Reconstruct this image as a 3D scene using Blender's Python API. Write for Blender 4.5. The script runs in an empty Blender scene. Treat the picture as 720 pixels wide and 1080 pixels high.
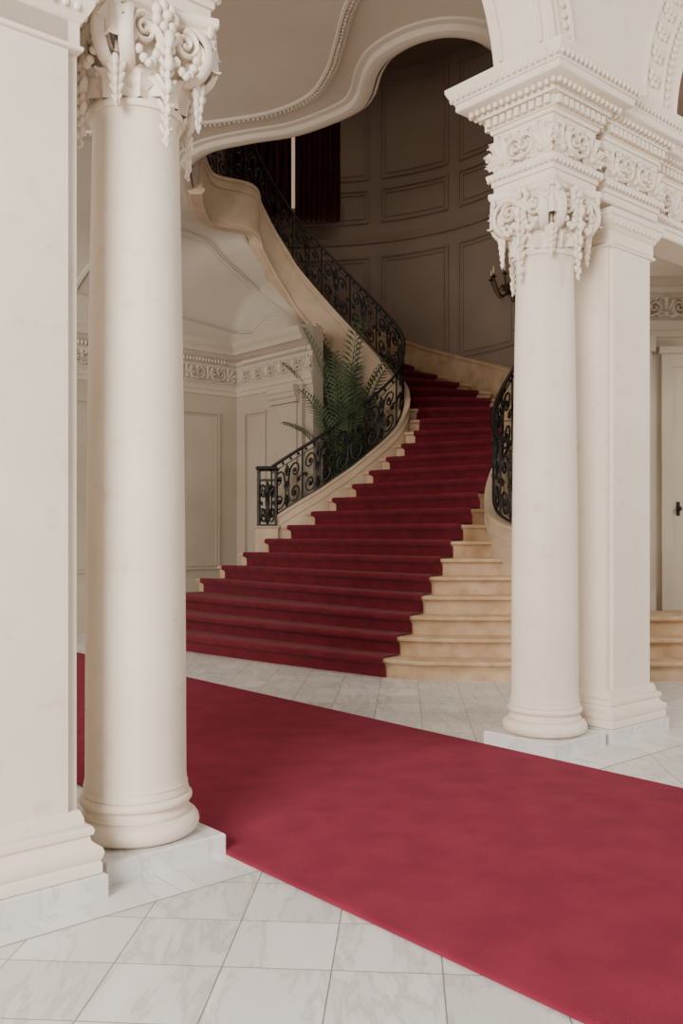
import bpy, math, random, bmesh
from mathutils import Vector, Matrix
from mathutils.geometry import tessellate_polygon
random.seed(7)
pi=math.pi
scene=bpy.context.scene
COL=scene.collection
H=1.5; F=966.0; r=0.2
ANG=math.radians(41)
Bv=Vector((math.cos(ANG),math.sin(ANG),0)); Av=Vector((-math.sin(ANG),math.cos(ANG),0))
CL=Vector((-0.9615,4.29,0))
def W(b,a,z=0): 
    p=CL+Bv*b+Av*a; return Vector((p.x,p.y,z))
# ------------------------------------------------------------ materials
def newmat(name):
    m=bpy.data.materials.new(name); m.use_nodes=True
    nt=m.node_tree; b=nt.nodes['Principled BSDF']; return m,nt,b
def noise_mat(name,c1,c2,scale=4,rough=0.6,bump=0.05,bscale=60,spec=0.3,metal=0,detail=4,sheen=0,bdist=0.01,wear=None):
    m,nt,b=newmat(name); N=nt.nodes; L=nt.links
    tc=N.new('ShaderNodeTexCoord')
    n=N.new('ShaderNodeTexNoise'); n.inputs['Scale'].default_value=scale; n.inputs['Detail'].default_value=detail
    L.new(tc.outputs['Object'],n.inputs['Vector'])
    cr=N.new('ShaderNodeValToRGB'); cr.color_ramp.elements[0].position=.3; cr.color_ramp.elements[1].position=.7
    cr.color_ramp.elements[0].color=(*c1,1); cr.color_ramp.elements[1].color=(*c2,1)
    L.new(n.outputs['Fac'],cr.inputs['Fac']); out=cr.outputs['Color']
    if wear:
        n3=N.new('ShaderNodeTexNoise'); n3.inputs['Scale'].default_value=7; n3.inputs['Detail'].default_value=10; n3.inputs['Roughness'].default_value=.7
        L.new(tc.outputs['Object'],n3.inputs['Vector'])
        c3=N.new('ShaderNodeValToRGB'); c3.color_ramp.elements[0].position=.56; c3.color_ramp.elements[1].position=.74
        c3.color_ramp.elements[0].color=(0,0,0,1); c3.color_ramp.elements[1].color=(.55,.55,.55,1)
        L.new(n3.outputs['Fac'],c3.inputs['Fac'])
        mx=N.new('ShaderNodeMix'); mx.data_type='RGBA'; mx.inputs[7].default_value=(*wear,1)
        L.new(c3.outputs['Color'],mx.inputs[0]); L.new(out,mx.inputs[6]); out=mx.outputs[2]
    L.new(out,b.inputs['Base Color'])
    b.inputs['Roughness'].default_value=rough; b.inputs['Metallic'].default_value=metal
    b.inputs['Specular IOR Level'].default_value=spec
    if sheen: b.inputs['Sheen Weight'].default_value=sheen; b.inputs['Sheen Tint'].default_value=(1,.55,.62,1)
    if bump:
        n2=N.new('ShaderNodeTexNoise'); n2.inputs['Scale'].default_value=bscale; n2.inputs['Detail'].default_value=3
        L.new(tc.outputs['Object'],n2.inputs['Vector'])
        bp=N.new('ShaderNodeBump'); bp.inputs['Strength'].default_value=bump; bp.inputs['Distance'].default_value=bdist
        L.new(n2.outputs['Fac'],bp.inputs['Height']); L.new(bp.outputs['Normal'],b.inputs['Normal'])
    return m
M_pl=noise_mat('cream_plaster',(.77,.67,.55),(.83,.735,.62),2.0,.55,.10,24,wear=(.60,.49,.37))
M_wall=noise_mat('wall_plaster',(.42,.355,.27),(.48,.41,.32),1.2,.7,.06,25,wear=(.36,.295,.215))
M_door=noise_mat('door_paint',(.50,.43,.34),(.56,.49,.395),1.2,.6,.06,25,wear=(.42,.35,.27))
M_ceil=noise_mat('ceiling_plaster',(.50,.435,.355),(.55,.485,.405),1.0,.75,.04,25)
M_dark=noise_mat('beige_plaster_dimmed_for_shade',(.24,.175,.13),(.28,.21,.16),1.0,.7,.05,25)  # dimness of the upper stairwell is put into this plaster colour
M_stone=noise_mat('tan_limestone',(.46,.295,.165),(.62,.44,.28),5,.45,.1,40,wear=(.34,.20,.10))
M_curb=noise_mat('pale_limestone',(.48,.355,.235),(.58,.45,.32),4,.5,.1,40,wear=(.42,.29,.18))
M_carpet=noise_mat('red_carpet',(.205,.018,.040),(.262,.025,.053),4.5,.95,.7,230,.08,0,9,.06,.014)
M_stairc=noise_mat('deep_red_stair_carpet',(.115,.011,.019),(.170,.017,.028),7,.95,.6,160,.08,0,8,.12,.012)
M_iron=noise_mat('black_iron',(.010,.009,.008),(.024,.021,.019),20,.42,.1,80,.5,.5)
M_leaf=noise_mat('palm_green',(.040,.070,.030),(.10,.145,.07),5,.55,0)
M_pot=noise_mat('dark_ceramic',(.06,.045,.035),(.10,.075,.055),6,.4,0)
M_curt=noise_mat('maroon_velvet',(.050,.008,.010),(.080,.015,.016),6,.9,.2,60)
M_brass=noise_mat('aged_brass',(.08,.055,.03),(.14,.09,.04),12,.4,0,10,.5,.8)
M_candle=noise_mat('ivory_candle',(.7,.6,.45),(.75,.65,.5),4,.5,0)
M_grout=noise_mat('grey_grout',(.25,.23,.21),(.32,.29,.26),12,.8,0)
def marble(name,tile=True,vein=(.565,.54,.51)):
    m,nt,b=newmat(name); N=nt.nodes; L=nt.links
    tc=N.new('ShaderNodeTexCoord')
    n=N.new('ShaderNodeTexNoise'); n.inputs['Scale'].default_value=3.2; n.inputs['Detail'].default_value=10; n.inputs['Distortion'].default_value=.35; n.inputs['Roughness'].default_value=.62
    mp0=N.new('ShaderNodeMapping'); mp0.inputs['Scale'].default_value=(1.5,.35,1); mp0.inputs['Rotation'].default_value=(0,0,.9)
    L.new(tc.outputs['Object'],mp0.inputs['Vector'])
    vec=mp0.outputs['Vector']
    if tile:
        # shift the vein pattern from tile to tile
        mpt=N.new('ShaderNodeMapping'); mpt.inputs['Rotation'].default_value=(0,0,math.radians(4)); mpt.inputs['Location'].default_value=(.253,-.09,0)
        L.new(tc.outputs['Object'],mpt.inputs['Vector'])
        sc=N.new('ShaderNodeVectorMath'); sc.operation='SCALE'; sc.inputs['Scale'].default_value=1/.38; L.new(mpt.outputs['Vector'],sc.inputs[0])
        fl_=N.new('ShaderNodeVectorMath'); fl_.operation='FLOOR'; L.new(sc.outputs[0],fl_.inputs[0])
        wn=N.new('ShaderNodeTexWhiteNoise'); wn.noise_dimensions='2D'; L.new(fl_.outputs[0],wn.inputs['Vector'])
        s2=N.new('ShaderNodeVectorMath'); s2.operation='SCALE'; s2.inputs['Scale'].default_value=7; L.new(wn.outputs['Color'],s2.inputs[0])
        ad=N.new('ShaderNodeVectorMath'); ad.operation='ADD'; L.new(vec,ad.inputs[0]); L.new(s2.outputs[0],ad.inputs[1]); vec=ad.outputs[0]
    L.new(vec,n.inputs['Vector'])
    cr=N.new('ShaderNodeValToRGB'); e=cr.color_ramp.elements
    e[0].position=.34; e[0].color=(.655,.635,.605,1); e[1].position=.66; e[1].color=(.78,.755,.725,1)
    k=e.new(.50); k.color=(*vein,1); k=e.new(.465); k.color=(.70,.68,.65,1); k=e.new(.535); k.color=(.73,.705,.675,1)
    L.new(n.outputs['Fac'],cr.inputs['Fac'])
    out=cr.outputs['Color']
    if tile:
        br=N.new('ShaderNodeTexBrick'); br.offset=0; br.squash=1
        br.inputs['Scale'].default_value=1; br.inputs['Brick Width'].default_value=.38; br.inputs['Row Height'].default_value=.38
        br.inputs['Mortar Size'].default_value=.0030; br.inputs['Mortar Smooth'].default_value=.2; br.inputs['Bias'].default_value=0
        br.inputs['Color1'].default_value=(1,1,1,1); br.inputs['Color2'].default_value=(.86,.86,.85,1); br.inputs['Mortar'].default_value=(.36,.33,.30,1)
        L.new(mpt.outputs['Vector'],br.inputs['Vector'])
        mx=N.new('ShaderNodeMix'); mx.data_type='RGBA'; mx.blend_type='MULTIPLY'; mx.inputs[0].default_value=1
        L.new(out,mx.inputs[6]); L.new(br.outputs['Color'],mx.inputs[7]); out=mx.outputs[2]
    L.new(out,b.inputs['Base Color']); b.inputs['Roughness'].default_value=.34; b.inputs['Specular IOR Level'].default_value=.4
    return m
M_floor=marble('marble_tiles'); M_marble=marble('white_marble',False,(.60,.575,.545))
# ------------------------------------------------------------ mesh builder
class MB:
    def __init__(s): s.v=[]; s.f=[]
    def add(s,vs,fs):
        o=len(s.v); s.v+= [Vector(x) for x in vs]; s.f+=[tuple(i+o for i in f) for f in fs]
    def box(s,x0,x1,y0,y1,z0,z1):
        s.add([(x,y,z) for z in (z0,z1) for x,y in ((x0,y0),(x1,y0),(x1,y1),(x0,y1))],
              [(3,2,1,0),(4,5,6,7),(0,1,5,4),(1,2,6,5),(2,3,7,6),(3,0,4,7)])
    def rect(s,x0,x1,y0,y1,prof):
        vs=[];n=len(prof)
        for o,z in prof: vs+=[(x0-o,y0-o,z),(x1+o,y0-o,z),(x1+o,y1+o,z),(x0-o,y1+o,z)]
        fs=[(3,2,1,0),tuple(4*(n-1)+i for i in range(4))]
        for i in range(n-1):
            for k in range(4):
                a=4*i+k;b=4*i+(k+1)%4; fs.append((a,b,b+4,a+4))
        s.add(vs,fs)
    def lathe(s,prof,seg=48,c=(0,0)):
        vs=[];n=len(prof)
        for R,z in prof:
            for k in range(seg):
                a=2*pi*k/seg; vs.append((c[0]+R*math.cos(a),c[1]+R*math.sin(a),z))
        fs=[tuple(reversed(range(seg))),tuple((n-1)*seg+k for k in range(seg))]
        for i in range(n-1):
            for k in range(seg):
                k2=(k+1)%seg; fs.append((i*seg+k,i*seg+k2,(i+1)*seg+k2,(i+1)*seg+k))
        s.add(vs,fs)
    def tube(s,pts,R,sides=6,closed=False,cap=True):
        pts=[Vector(p) for p in pts]; n=len(pts)
        Rs=R if isinstance(R,(list,tuple)) else [R]*n
        T=[]
        for i in range(n):
            if closed: d=pts[(i+1)%n]-pts[i-1]
            else: d=pts[min(i+1,n-1)]-pts[max(i-1,0)]
            T.append(d.normalized() if d.length>1e-9 else Vector((0,0,1)))
        u=T[0].orthogonal().normalized(); vs=[]
        for i in range(n):
            u=(u-T[i]*u.dot(T[i])); u=u.normalized() if u.length>1e-6 else T[i].orthogonal().normalized()
            w=T[i].cross(u)
            for k in range(sides):
                a=2*pi*k/sides; vs.append(pts[i]+(u*math.cos(a)+w*math.sin(a))*Rs[i])
        fs=[]
        for i in range(n if closed else n-1):
            for k in range(sides):
                k2=(k+1)%sides; j=(i+1)%n
                fs.append((i*sides+k,i*sides+k2,j*sides+k2,j*sides+k))
        if not closed: fs+= [tuple(reversed(range(sides))),tuple((n-1)*sides+k for k in range(sides))]
        s.add(vs,fs)
    def ribbon(s,pts,axis,R,Wd,sides=8):
        pts=[Vector(p) for p in pts]; n=len(pts); axis=Vector(axis).normalized(); vs=[]
        for i in range(n):
            t=(pts[min(i+1,n-1)]-pts[max(i-1,0)]).normalized(); nn=t.cross(axis).normalized()
            f=i/(n-1); rr=R[0]*(1-f)+R[1]*f; ww=Wd[0]*(1-f)+Wd[1]*f
            for k in range(sides):
                a=2*pi*k/sides; vs.append(pts[i]+nn*rr*math.cos(a)+axis*ww*math.sin(a))
        fs=[tuple(reversed(range(sides))),tuple((n-1)*sides+k for k in range(sides))]
        for i in range(n-1):
            for k in range(sides):
                k2=(k+1)%sides; fs.append((i*sides+k,i*sides+k2,(i+1)*sides+k2,(i+1)*sides+k))
        s.add(vs,fs)
    def ell(s,c,rx,ry,rz,seg=8,rings=6,M=None):
        vs=[];c=Vector(c)
        for i in range(rings+1):
            p=pi*i/rings
            for k in range(seg):
                a=2*pi*k/seg; q=Vector((rx*math.sin(p)*math.cos(a),ry*math.sin(p)*math.sin(a),rz*math.cos(p)))
                if M: q=M@q
                vs.append(c+q)
        fs=[]
        for i in range(rings):
            for k in range(seg):
                k2=(k+1)%seg; fs.append((i*seg+k,(i+1)*seg+k,(i+1)*seg+k2,i*seg+k2))
        s.add(vs,fs)
    def leaf(s,base,out,side,L,Wd,curl,up=(0,0,1),lob=3):
        base=Vector(base);out=Vector(out).normalized();side=Vector(side).normalized();up=Vector(up)
        vs=[];n=12
        for i in range(n+1):
            t=i/n; c=base+up*(L*math.sin(t*1.9)*0.98)+out*(curl*t**2.2)
            w=Wd*(math.sin(pi*(.14+.82*t))**.75)*(1+.26*math.cos(2*pi*lob*t))
            for j in range(-2,3):
                q=j/2; vs.append(c+side*(q*w)+out*(.35*Wd*(1-q*q)*(1-.4*t)+(.014 if j==0 else 0)))
        fs=[]
        for i in range(n):
            for j in range(4):
                a=i*5+j; fs.append((a,a+1,a+6,a+5))
        s.add(vs,fs)
    def sweep(s,path,prof,closed_prof=True,cap=True):
        P=[Vector(p) for p in path]; n=len(P); m=len(prof); vs=[]
        for i in range(n):
            d0=(P[i]-P[i-1]) if i>0 else (P[1]-P[0]); d1=(P[i+1]-P[i]) if i<n-1 else (P[-1]-P[-2])
            d0=Vector((d0.x,d0.y,0)).normalized(); d1=Vector((d1.x,d1.y,0)).normalized()
            n0=Vector((-d0.y,d0.x,0)); n1=Vector((-d1.y,d1.x,0)); nn=(n0+n1)
            nn=nn.normalized() if nn.length>1e-6 else n0
            k=1/max(.45,nn.dot(n0))
            for u,w in prof: vs.append(P[i]+nn*(u*k)+Vector((0,0,w)))
        fs=[]
        for i in range(n-1):
            for j in range(m if closed_prof else m-1):
                j2=(j+1)%m; fs.append((i*m+j,i*m+j2,(i+1)*m+j2,(i+1)*m+j))
        if closed_prof and cap: fs+=[tuple(reversed(range(m))),tuple((n-1)*m+k for k in range(m))]
        s.add(vs,fs)
    def grid(s,rows):
        m=len(rows[0]); o=[p for R in rows for p in R]; fs=[]
        for i in range(len(rows)-1):
            for j in range(m-1):
                a=i*m+j; fs.append((a,a+1,a+m+1,a+m))
        s.add(o,fs)
    def build(s,name,mat,parent=None,origin=None,sharp=40,recalc=True):
        me=bpy.data.meshes.new(name)
        o=Vector(origin) if origin is not None else Vector((0,0,0))
        me.from_pydata([tuple(v-o) for v in s.v],[],s.f); me.materials.append(mat)
        if recalc:
            bm=bmesh.new(); bm.from_mesh(me); bmesh.ops.recalc_face_normals(bm,faces=bm.faces); bm.to_mesh(me); bm.free()
        me.polygons.foreach_set('use_smooth',[True]*len(me.polygons)); me.set_sharp_from_angle(angle=math.radians(sharp)); me.update()
        ob=bpy.data.objects.new(name,me); COL.objects.link(ob); ob.location=o
        if parent is not None: ob.parent=parent
        return ob
def empty(name,loc=(0,0,0),rot=0,label=None,cat=None):
    e=bpy.data.objects.new(name,None); COL.objects.link(e); e.location=loc; e.rotation_euler=(0,0,rot); e.empty_display_size=.2
    if label: e['label']=label
    if cat: e['category']=cat
    return e
def lab(o,l,c,g=None):
    o['label']=l;o['category']=c
    if g:o['group']=g
    return o
def struct(o,l=None):
    o['kind']='structure'
    o['label']=l or 'plain plastered surface of the hall'; o['category']=o.name.split('_')[0]
    return o
def copytree(root,loc):
    n=root.copy(); COL.objects.link(n); n.location=loc
    for c in root.children:
        k=c.copy(); COL.objects.link(k); k.parent=n; k.matrix_parent_inverse=c.matrix_parent_inverse.copy()
    return n
def cat(pts,per=8):
    P=[Vector(p) for p in pts]; out=[]
    for i in range(len(P)-1):
        p0=P[max(i-1,0)];p1=P[i];p2=P[i+1];p3=P[min(i+2,len(P)-1)]
        for k in range(per):
            t=k/per
            out.append(.5*((2*p1)+(p2-p0)*t+(2*p0-5*p1+4*p2-p3)*t*t+(3*p1-p0-3*p2+p3)*t**3))
    out.append(P[-1]); return out
# ------------------------------------------------------------ floor
mb=MB(); mb.box(-12,14,-6,20,-.2,0); fl=mb.build('floor',M_floor); struct(fl,'white marble tile floor laid diagonally')
mb=MB()
for i in range(12):
    b0=-3.2+i*.78
    mb.box(b0+.003,b0+.777,-.557,.357,0.0005,.004)
t=mb.build('trim_1',M_marble); t.location=CL; t.rotation_euler=(0,0,ANG); struct(t,'marble border slabs under the arcade')
mb=MB(); mb.box(-3.2,6.16,-.561,.361,.0005,.002)
t=mb.build('trim_12',M_grout); t.location=CL; t.rotation_euler=(0,0,ANG); struct(t,'grey grout between marble border slabs')
mb=MB()
mb.rect(.30+.02,2.9-.02,-6,7.2,[(.02,.004),(.02,.014),(.012,.020),(0,.022)])
c=mb.build('carpet_runner',M_carpet); c.location=CL; c.rotation_euler=(0,0,ANG)
lab(c,'wide crimson carpet runner laid across the marble floor','carpet')
# ------------------------------------------------------------ column
def drop(mb,c,z0,z1,d,wd=.045):
    n=10; t=Vector((-d.y,d.x,0)); M=Matrix((d,t,Vector((0,0,1)))).transposed()
    for i in range(n):
        f=i/(n-1); z=z0+(z1-z0)*f; w=wd*(1-.58*f)*(1.18 if i%2==0 else .8)
        P=Vector((c[0],c[1],z))
        for s_ in (-1,1):
            Mr=M@Matrix.Rotation(s_*-.6,3,'X')
            mb.ell(P+t*s_*w*.6,w*.45,w*.38,w*1.0,7,5,Mr)
        mb.ell(P-Vector((0,0,.012))+d*w*.5,w*.42,w*.42,w*.75,7,5)
    mb.tube([(c[0],c[1],z0+.08),(c[0],c[1],z1)],.009,5)
def capital(mb):
    mb.lathe([(.205,3.40),(.222,3.405),(.228,3.42),(.222,3.437),(.205,3.44),(.205,3.46),(.212,3.56),(.23,3.66),(.25,3.72),(.262,3.745),(.255,3.775),(.235,3.79),(.235,3.80)],40)
    for k in range(20):
        a=2*pi*k/20; mb.ell((.257*math.cos(a),.257*math.sin(a),3.735),.024,.024,.034,7,5)
    pr=[]
    for side in range(4):
        a0=side*pi/2
        for i in range(9):
            t=-1+2*i/8*0.94+.06
            x=.275-.055*(1-t*t); y=t*.272
            ca,sa=math.cos(a0),math.sin(a0); pr.append((x*ca-y*sa,x*sa+y*ca))
    n=len(pr)
    lv=[(.86,3.795),(.93,3.80),(.97,3.82),(.95,3.832),(1.03,3.84),(1.06,3.855),(1.06,3.885)]
    vs=[(x*k,y*k,z) for k,z in lv for x,y in pr]
    fs=[tuple(reversed(range(n))),tuple((len(lv)-1)*n+i for i in range(n))]
    for i in range(len(lv)-1):
        for k in range(n):
            k2=(k+1)%n; fs.append((i*n+k,i*n+k2,(i+1)*n+k2,(i+1)*n+k))
    mb.add(vs,fs)
    Z=Vector((0,0,1))
    for q in range(4):
        a=pi/4+q*pi/2; d=Vector((math.cos(a),math.sin(a),0)); t=Vector((-d.y,d.x,0))
        for sg in (-1,1):
            dd=(d+t*sg*.17).normalized(); tt=Vector((-dd.y,dd.x,0))
            cen=dd*.242+Z*3.68
            pts=[dd*.05+Z*3.802,dd*.15+Z*3.806]
            for i in range(52):
                f=i/51; ph=pi/2-f*2.4*2*pi; rho=.124*(1-f)**.85+.012
                pts.append(cen+dd*rho*math.cos(ph)+Z*rho*math.sin(ph))
            mb.ribbon(pts,tt,(.0185,.010),(.034,.030))
            Mm=Matrix((dd,tt,Z)).transposed()
            mb.ell(cen,.106,.014,.106,20,8,Mm); mb.ell(cen,.024,.04,.024,8,6,Mm)
        mb.leaf(d*.345+Z*3.80,d,t,-.17,.05,.035,lob=3)
        for sg in (-1,1):
            ud=(-Z+t*sg*.7).normalized(); mb.leaf(d*.355+Z*3.80,d,(t+Z*sg*.7).normalized(),.10,.028,.02,up=ud,lob=2)
        for k in range(5):
            aa=pi*k/4; mb.ell(d*.36+t*.038*math.cos(aa)+Z*(3.80+.034*math.sin(aa)),.018,.018,.022,6,4)
        mb.leaf(d*.205+Z*3.44,d,t,.16,.07,.10)
        for sg in (-1,1):
            dl_=(d+t*sg*.38).normalized(); mb.leaf(dl_*.205+Z*3.44,dl_,Vector((-dl_.y,dl_.x,0)),.12,.05,.07)
        a2=q*pi/2; e=Vector((math.cos(a2),math.sin(a2),0)); tt=Vector((-e.y,e.x,0))
        cen=e*.268+Z*3.80
        for k in range(7):
            aa=2*pi*k/7; mb.ell(cen+tt*.048*math.cos(aa)+Z*.048*math.sin(aa),.024,.024,.030,7,5)
        mb.ell(cen+e*.02,.024,.024,.024)
        mb.leaf(e*.205+Z*3.46,e,tt,.13,.06,.07)
        drop(mb,e*.275,3.70,3.24,e,.050)
        for sg in (-1,1):
            cc=e*.262+tt*sg*.105+Z*3.715; pts=[]
            for i in range(30):
                f=i/29; ph=pi/2-f*1.7*2*pi; rho=.06*(1-f)+.008
                pts.append(cc+tt*sg*rho*math.cos(ph)+Z*rho*math.sin(ph))
            mb.ribbon(pts,e,(.013,.007),(.024,.02))
            for i in range(7):
                f=i/6; p=e*(.27+.02*math.sin(pi*f))+tt*sg*(.03+.13*f)+Z*(3.66-.10*math.sin(pi*f))
                mb.ell(p,.021,.021,.021,7,5)
    for q in range(4):
        a=pi/4+q*pi/2; d=Vector((math.cos(a),math.sin(a),0)); drop(mb,d*.29,3.57,3.38,d,.036)
col=empty('column',CL,ANG,'smooth cream column with carved scroll capital, beside carpet edge','column')
mb=MB(); mb.rect(-.3,.3,-.3,.3,[(0,0),(0,.095),(-.008,.103)]); mb.build('plinth',M_marble,col)
mb=MB()
def torus(R,z,rr,n=8):
    return [(R+rr*math.cos(a),z+rr*math.sin(a)) for a in [(-pi/2+pi*i/n) for i in range(n+1)]]
mb.lathe([(.2,.103)]+torus(.245,.155,.048)+[(.25,.206),(.25,.218),(.243,.222),(.236,.235),(.238,.25)]+torus(.238,.272,.022)+[(.243,.298),(.243,.312),(.236,.325),(.232,.345)],56); mb.build('base_moulding',M_pl,col)
mb=MB()
pr=[(.240,.335),(.235,.35),(.232,.38),(.231,.6)]
for i in range(1,13):
    t=i/12; z=.6+(3.36-.6)*t; pr.append((.231-.033*t**1.7,z))
pr+=[(.205,3.385),(.212,3.40),(.2,3.42)]
mb.lathe(pr,56); mb.build('shaft',M_pl,col)
mb=MB(); capital(mb); mb.build('capital',M_pl,col,sharp=50)
col['group']='arcade columns'
col2=copytree(col,W(3.22,.06)); col2['label']='smooth cream column with carved scroll capital, paired with square pier'
# ------------------------------------------------------------ piers
BASEP=[(.075,0),(.075,.10),(.068,.105),(.068,.145),(.062,.155),(.070,.17),(.074,.19),(.068,.21),(.05,.22),(.035,.235),(.03,.255),(.042,.262),(.045,.28),(.038,.295),(.015,.305),(.012,.33),(0,.36)]
CAPP=[(0,3.56),(.012,3.57),(.012,3.585),(0,3.59),(0,3.68),(.012,3.69),(.015,3.70),(.03,3.72),(.045,3.75),(.048,3.77),(.06,3.78),(.06,3.82),(.0,3.82)]
def pier(name,x0,x1,y0,y1,label,dz=0):
    e=empty(name,W((x0+x1)/2,(y0+y1)/2),ANG,label,'pier')
    hx=(x1-x0)/2; hy=(y1-y0)/2
    mb=MB(); mb.rect(-hx,hx,-hy,hy,[(.085,0),(.085,.095),(.078,.102)]); mb.build('plinth',M_marble,e)
    mb=MB(); mb.rect(-hx,hx,-hy,hy,[(a,b) for a,b in BASEP if b>.1]); mb.build('base_moulding',M_pl,e)
    mb=MB(); mb.rect(-hx,hx,-hy+.03,hy,[(0,.3),(0,3.6)]); mb.rect(-hx+.05,hx-.05,-hy,hy-.02,[(0,.3),(0,3.6)]); mb.build('shaft',M_pl,e)
    mb=MB(); mb.rect(-hx,hx,-hy,hy,[(a,b-(dz if b<3.8 else 0)) for a,b in CAPP])
    n=int(hx*2/.05)
    for i in range(n):
        x=-hx+(i+.5)*2*hx/n; mb.ell((x,-hy-.035,3.735-dz),.016,.014,.022,6,4)
    n=int(hy*2/.05)
    for i in range(n):
        y=-hy+(i+.5)*2*hy/n
        for sx in (-hx-.035,hx+.035): mb.ell((sx,y,3.735-dz),.014,.016,.022,6,4)
    mb.build('capital',M_pl,e); return e
pier('pier',-1.75,-.43,-.32,.40,'broad cream plaster pier with moulded base beside column',.09)
pier('pier.001',3.68,4.27,-.165,.55,'square cream pier with moulded base and beaded capital')
# ------------------------------------------------------------ entablatures
def ornament_run(mb,p0,p1,nrm,z0,z1,step=.22):
    p0=Vector(p0);p1=Vector(p1);nrm=Vector(nrm); L=(p1-p0).length; d=(p1-p0).normalized(); n=max(1,round(L/step)); n+= (n%2==0); h=(z1-z0); zm=(z0+z1)/2
    for i in range(n):
        c=p0+d*((i+.5)*L/n)+Vector((0,0,zm)); w=L/n
        if i%2==0:
            for k,(an,ln) in enumerate(((0,1),(.5,.95),(-.5,.95),(1.0,.8),(-1.0,.8),(1.5,.6),(-1.5,.6))):
                up=Vector((0,0,math.cos(an)))+d*math.sin(an); sd=d*math.cos(an)-Vector((0,0,math.sin(an)))
                mb.leaf(c-Vector((0,0,h*.36)),nrm,sd,h*.76*ln,h*.13,.045,up=up)
            mb.ell(c-Vector((0,0,h*.32))+nrm*.02,h*.1,h*.1,h*.1,7,5)
        else:
            for sg in (-1,1):
                pts=[]
                cc=c+d*sg*w*.26-Vector((0,0,h*.05))
                for k in range(30):
                    f=k/29; ph=-pi/2+f*1.5*2*pi; rho=h*.27*(1-f)+.01
                    pts.append(cc+nrm*.02+d*sg*rho*math.cos(ph)+Vector((0,0,rho*math.sin(ph))))
                pts=[c+nrm*.02-Vector((0,0,h*.42))]+pts
                mb.ribbon(pts,nrm,(.016,.008),(.024,.02),6)
                for an in (.6,1.3):
                    up=Vector((0,0,math.cos(an)))+d*sg*math.sin(an); sd=d*math.cos(an)*sg-Vector((0,0,math.sin(an)))
                    mb.leaf(cc+Vector((0,0,h*.18)),nrm,sd,h*.28,h*.07,.03,up=up,lob=2)
            mb.leaf(c-Vector((0,0,h*.35)),nrm,d,h*.7,h*.12,.04)
CORN=[(0,4.30),(.015,4.305),(.02,4.33),(.03,4.335),(.03,4.40),(.075,4.41),(.08,4.425),(.085,4.44),(.13,4.455),(.175,4.47),(.19,4.48),(.19,4.525),(.2,4.53),(.205,4.545),(.225,4.57),(.24,4.60),(.245,4.61),(.245,4.635),(0,4.66)]
ARCH=[(-.01,3.87),(.0,3.88),(.0,3.93),(.012,3.935),(.012,3.965),(.02,3.97),(.035,3.985),(.04,4.0),(.04,4.015),(0,4.03)]
def entab(name,rects,label,orig):
    e=empty(name,orig,ANG,label,'entablature')
    R=Matrix.Rotation(-ANG,3,'Z'); off=R@(Vector((orig.x,orig.y,0))-CL)
    for (x0,x1,y0,y1,cs) in rects:
        A_=MB();F_=MB();C_=MB();O_=MB();D_=MB()
        x0-=off.x;x1-=off.x;y0-=off.y;y1-=off.y
        A_.rect(x0,x1,y0,y1,ARCH); F_.rect(x0,x1,y0,y1,[(0,4.02),(0,4.31)])
        C_.rect(x0,x1,y0,y1,[(o*cs,z) for o,z in CORN])
        for sx,(pa,pb,nn) in enumerate((((x0,y0),(x1,y0),(0,-1)),((x0,y1),(x0,y0),(-1,0)),((x1,y0),(x1,y1),(1,0)),((x1,y1),(x0,y1),(0,1)))):
            pa=Vector((*pa,0));pb=Vector((*pb,0));nv=Vector((*nn,0));d=(pb-pa).normalized();o=.03*cs
            L=(pb-pa).length+2*o; n=max(3,round(L/.06))
            for i in range(n):
                c=pa-d*o+d*((i+.5)*L/n)+nv*(o+.018)
                hx=abs(d.x)*.019+abs(nv.x)*.02; hy=abs(d.y)*.019+abs(nv.y)*.02
                D_.box(c.x-hx,c.x+hx,c.y-hy,c.y+hy,4.345,4.398)
            for ex,zz,st,ra,rb,T_ in ((.125*cs,4.447,.055,.02,.024,C_),(.222*cs,4.565,.05,.017,.026,C_),(.035,3.985,.045,.015,.02,A_)):
                L2=(pb-pa).length+2*ex; n=max(3,round(L2/st))
                for i in range(n):
                    c=pa-d*ex+d*((i+.5)*L2/n)+nv*ex; T_.ell(c+Vector((0,0,zz)),ra,ra,rb,6,4)
            ornament_run(O_,pa+nv*.003,pb+nv*.003,nv,4.04,4.29,.19)
        A_.build('architrave',M_pl,e);F_.build('frieze',M_pl,e);C_.build('cornice',M_pl,e);O_.build('carved_ornament',M_pl,e,sharp=50,recalc=False); D_.build('dentil_moulding',M_pl,e,recalc=False)
    return e
entab('entablature',[(2.97,3.47,-.19,.31,1),(3.62,4.33,-.165,.45,.72),(4.33,9.5,-.02,.30,.72)],'cream carved entablature with dentils above column and pier',W(3.22,.06))
entab('entablature.001',[(-.25,.25,-.25,.25,1),(-1.8,-.40,-.32,.40,.72)],'cream carved entablature with dentils above broad pier',W(0,0))
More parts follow.
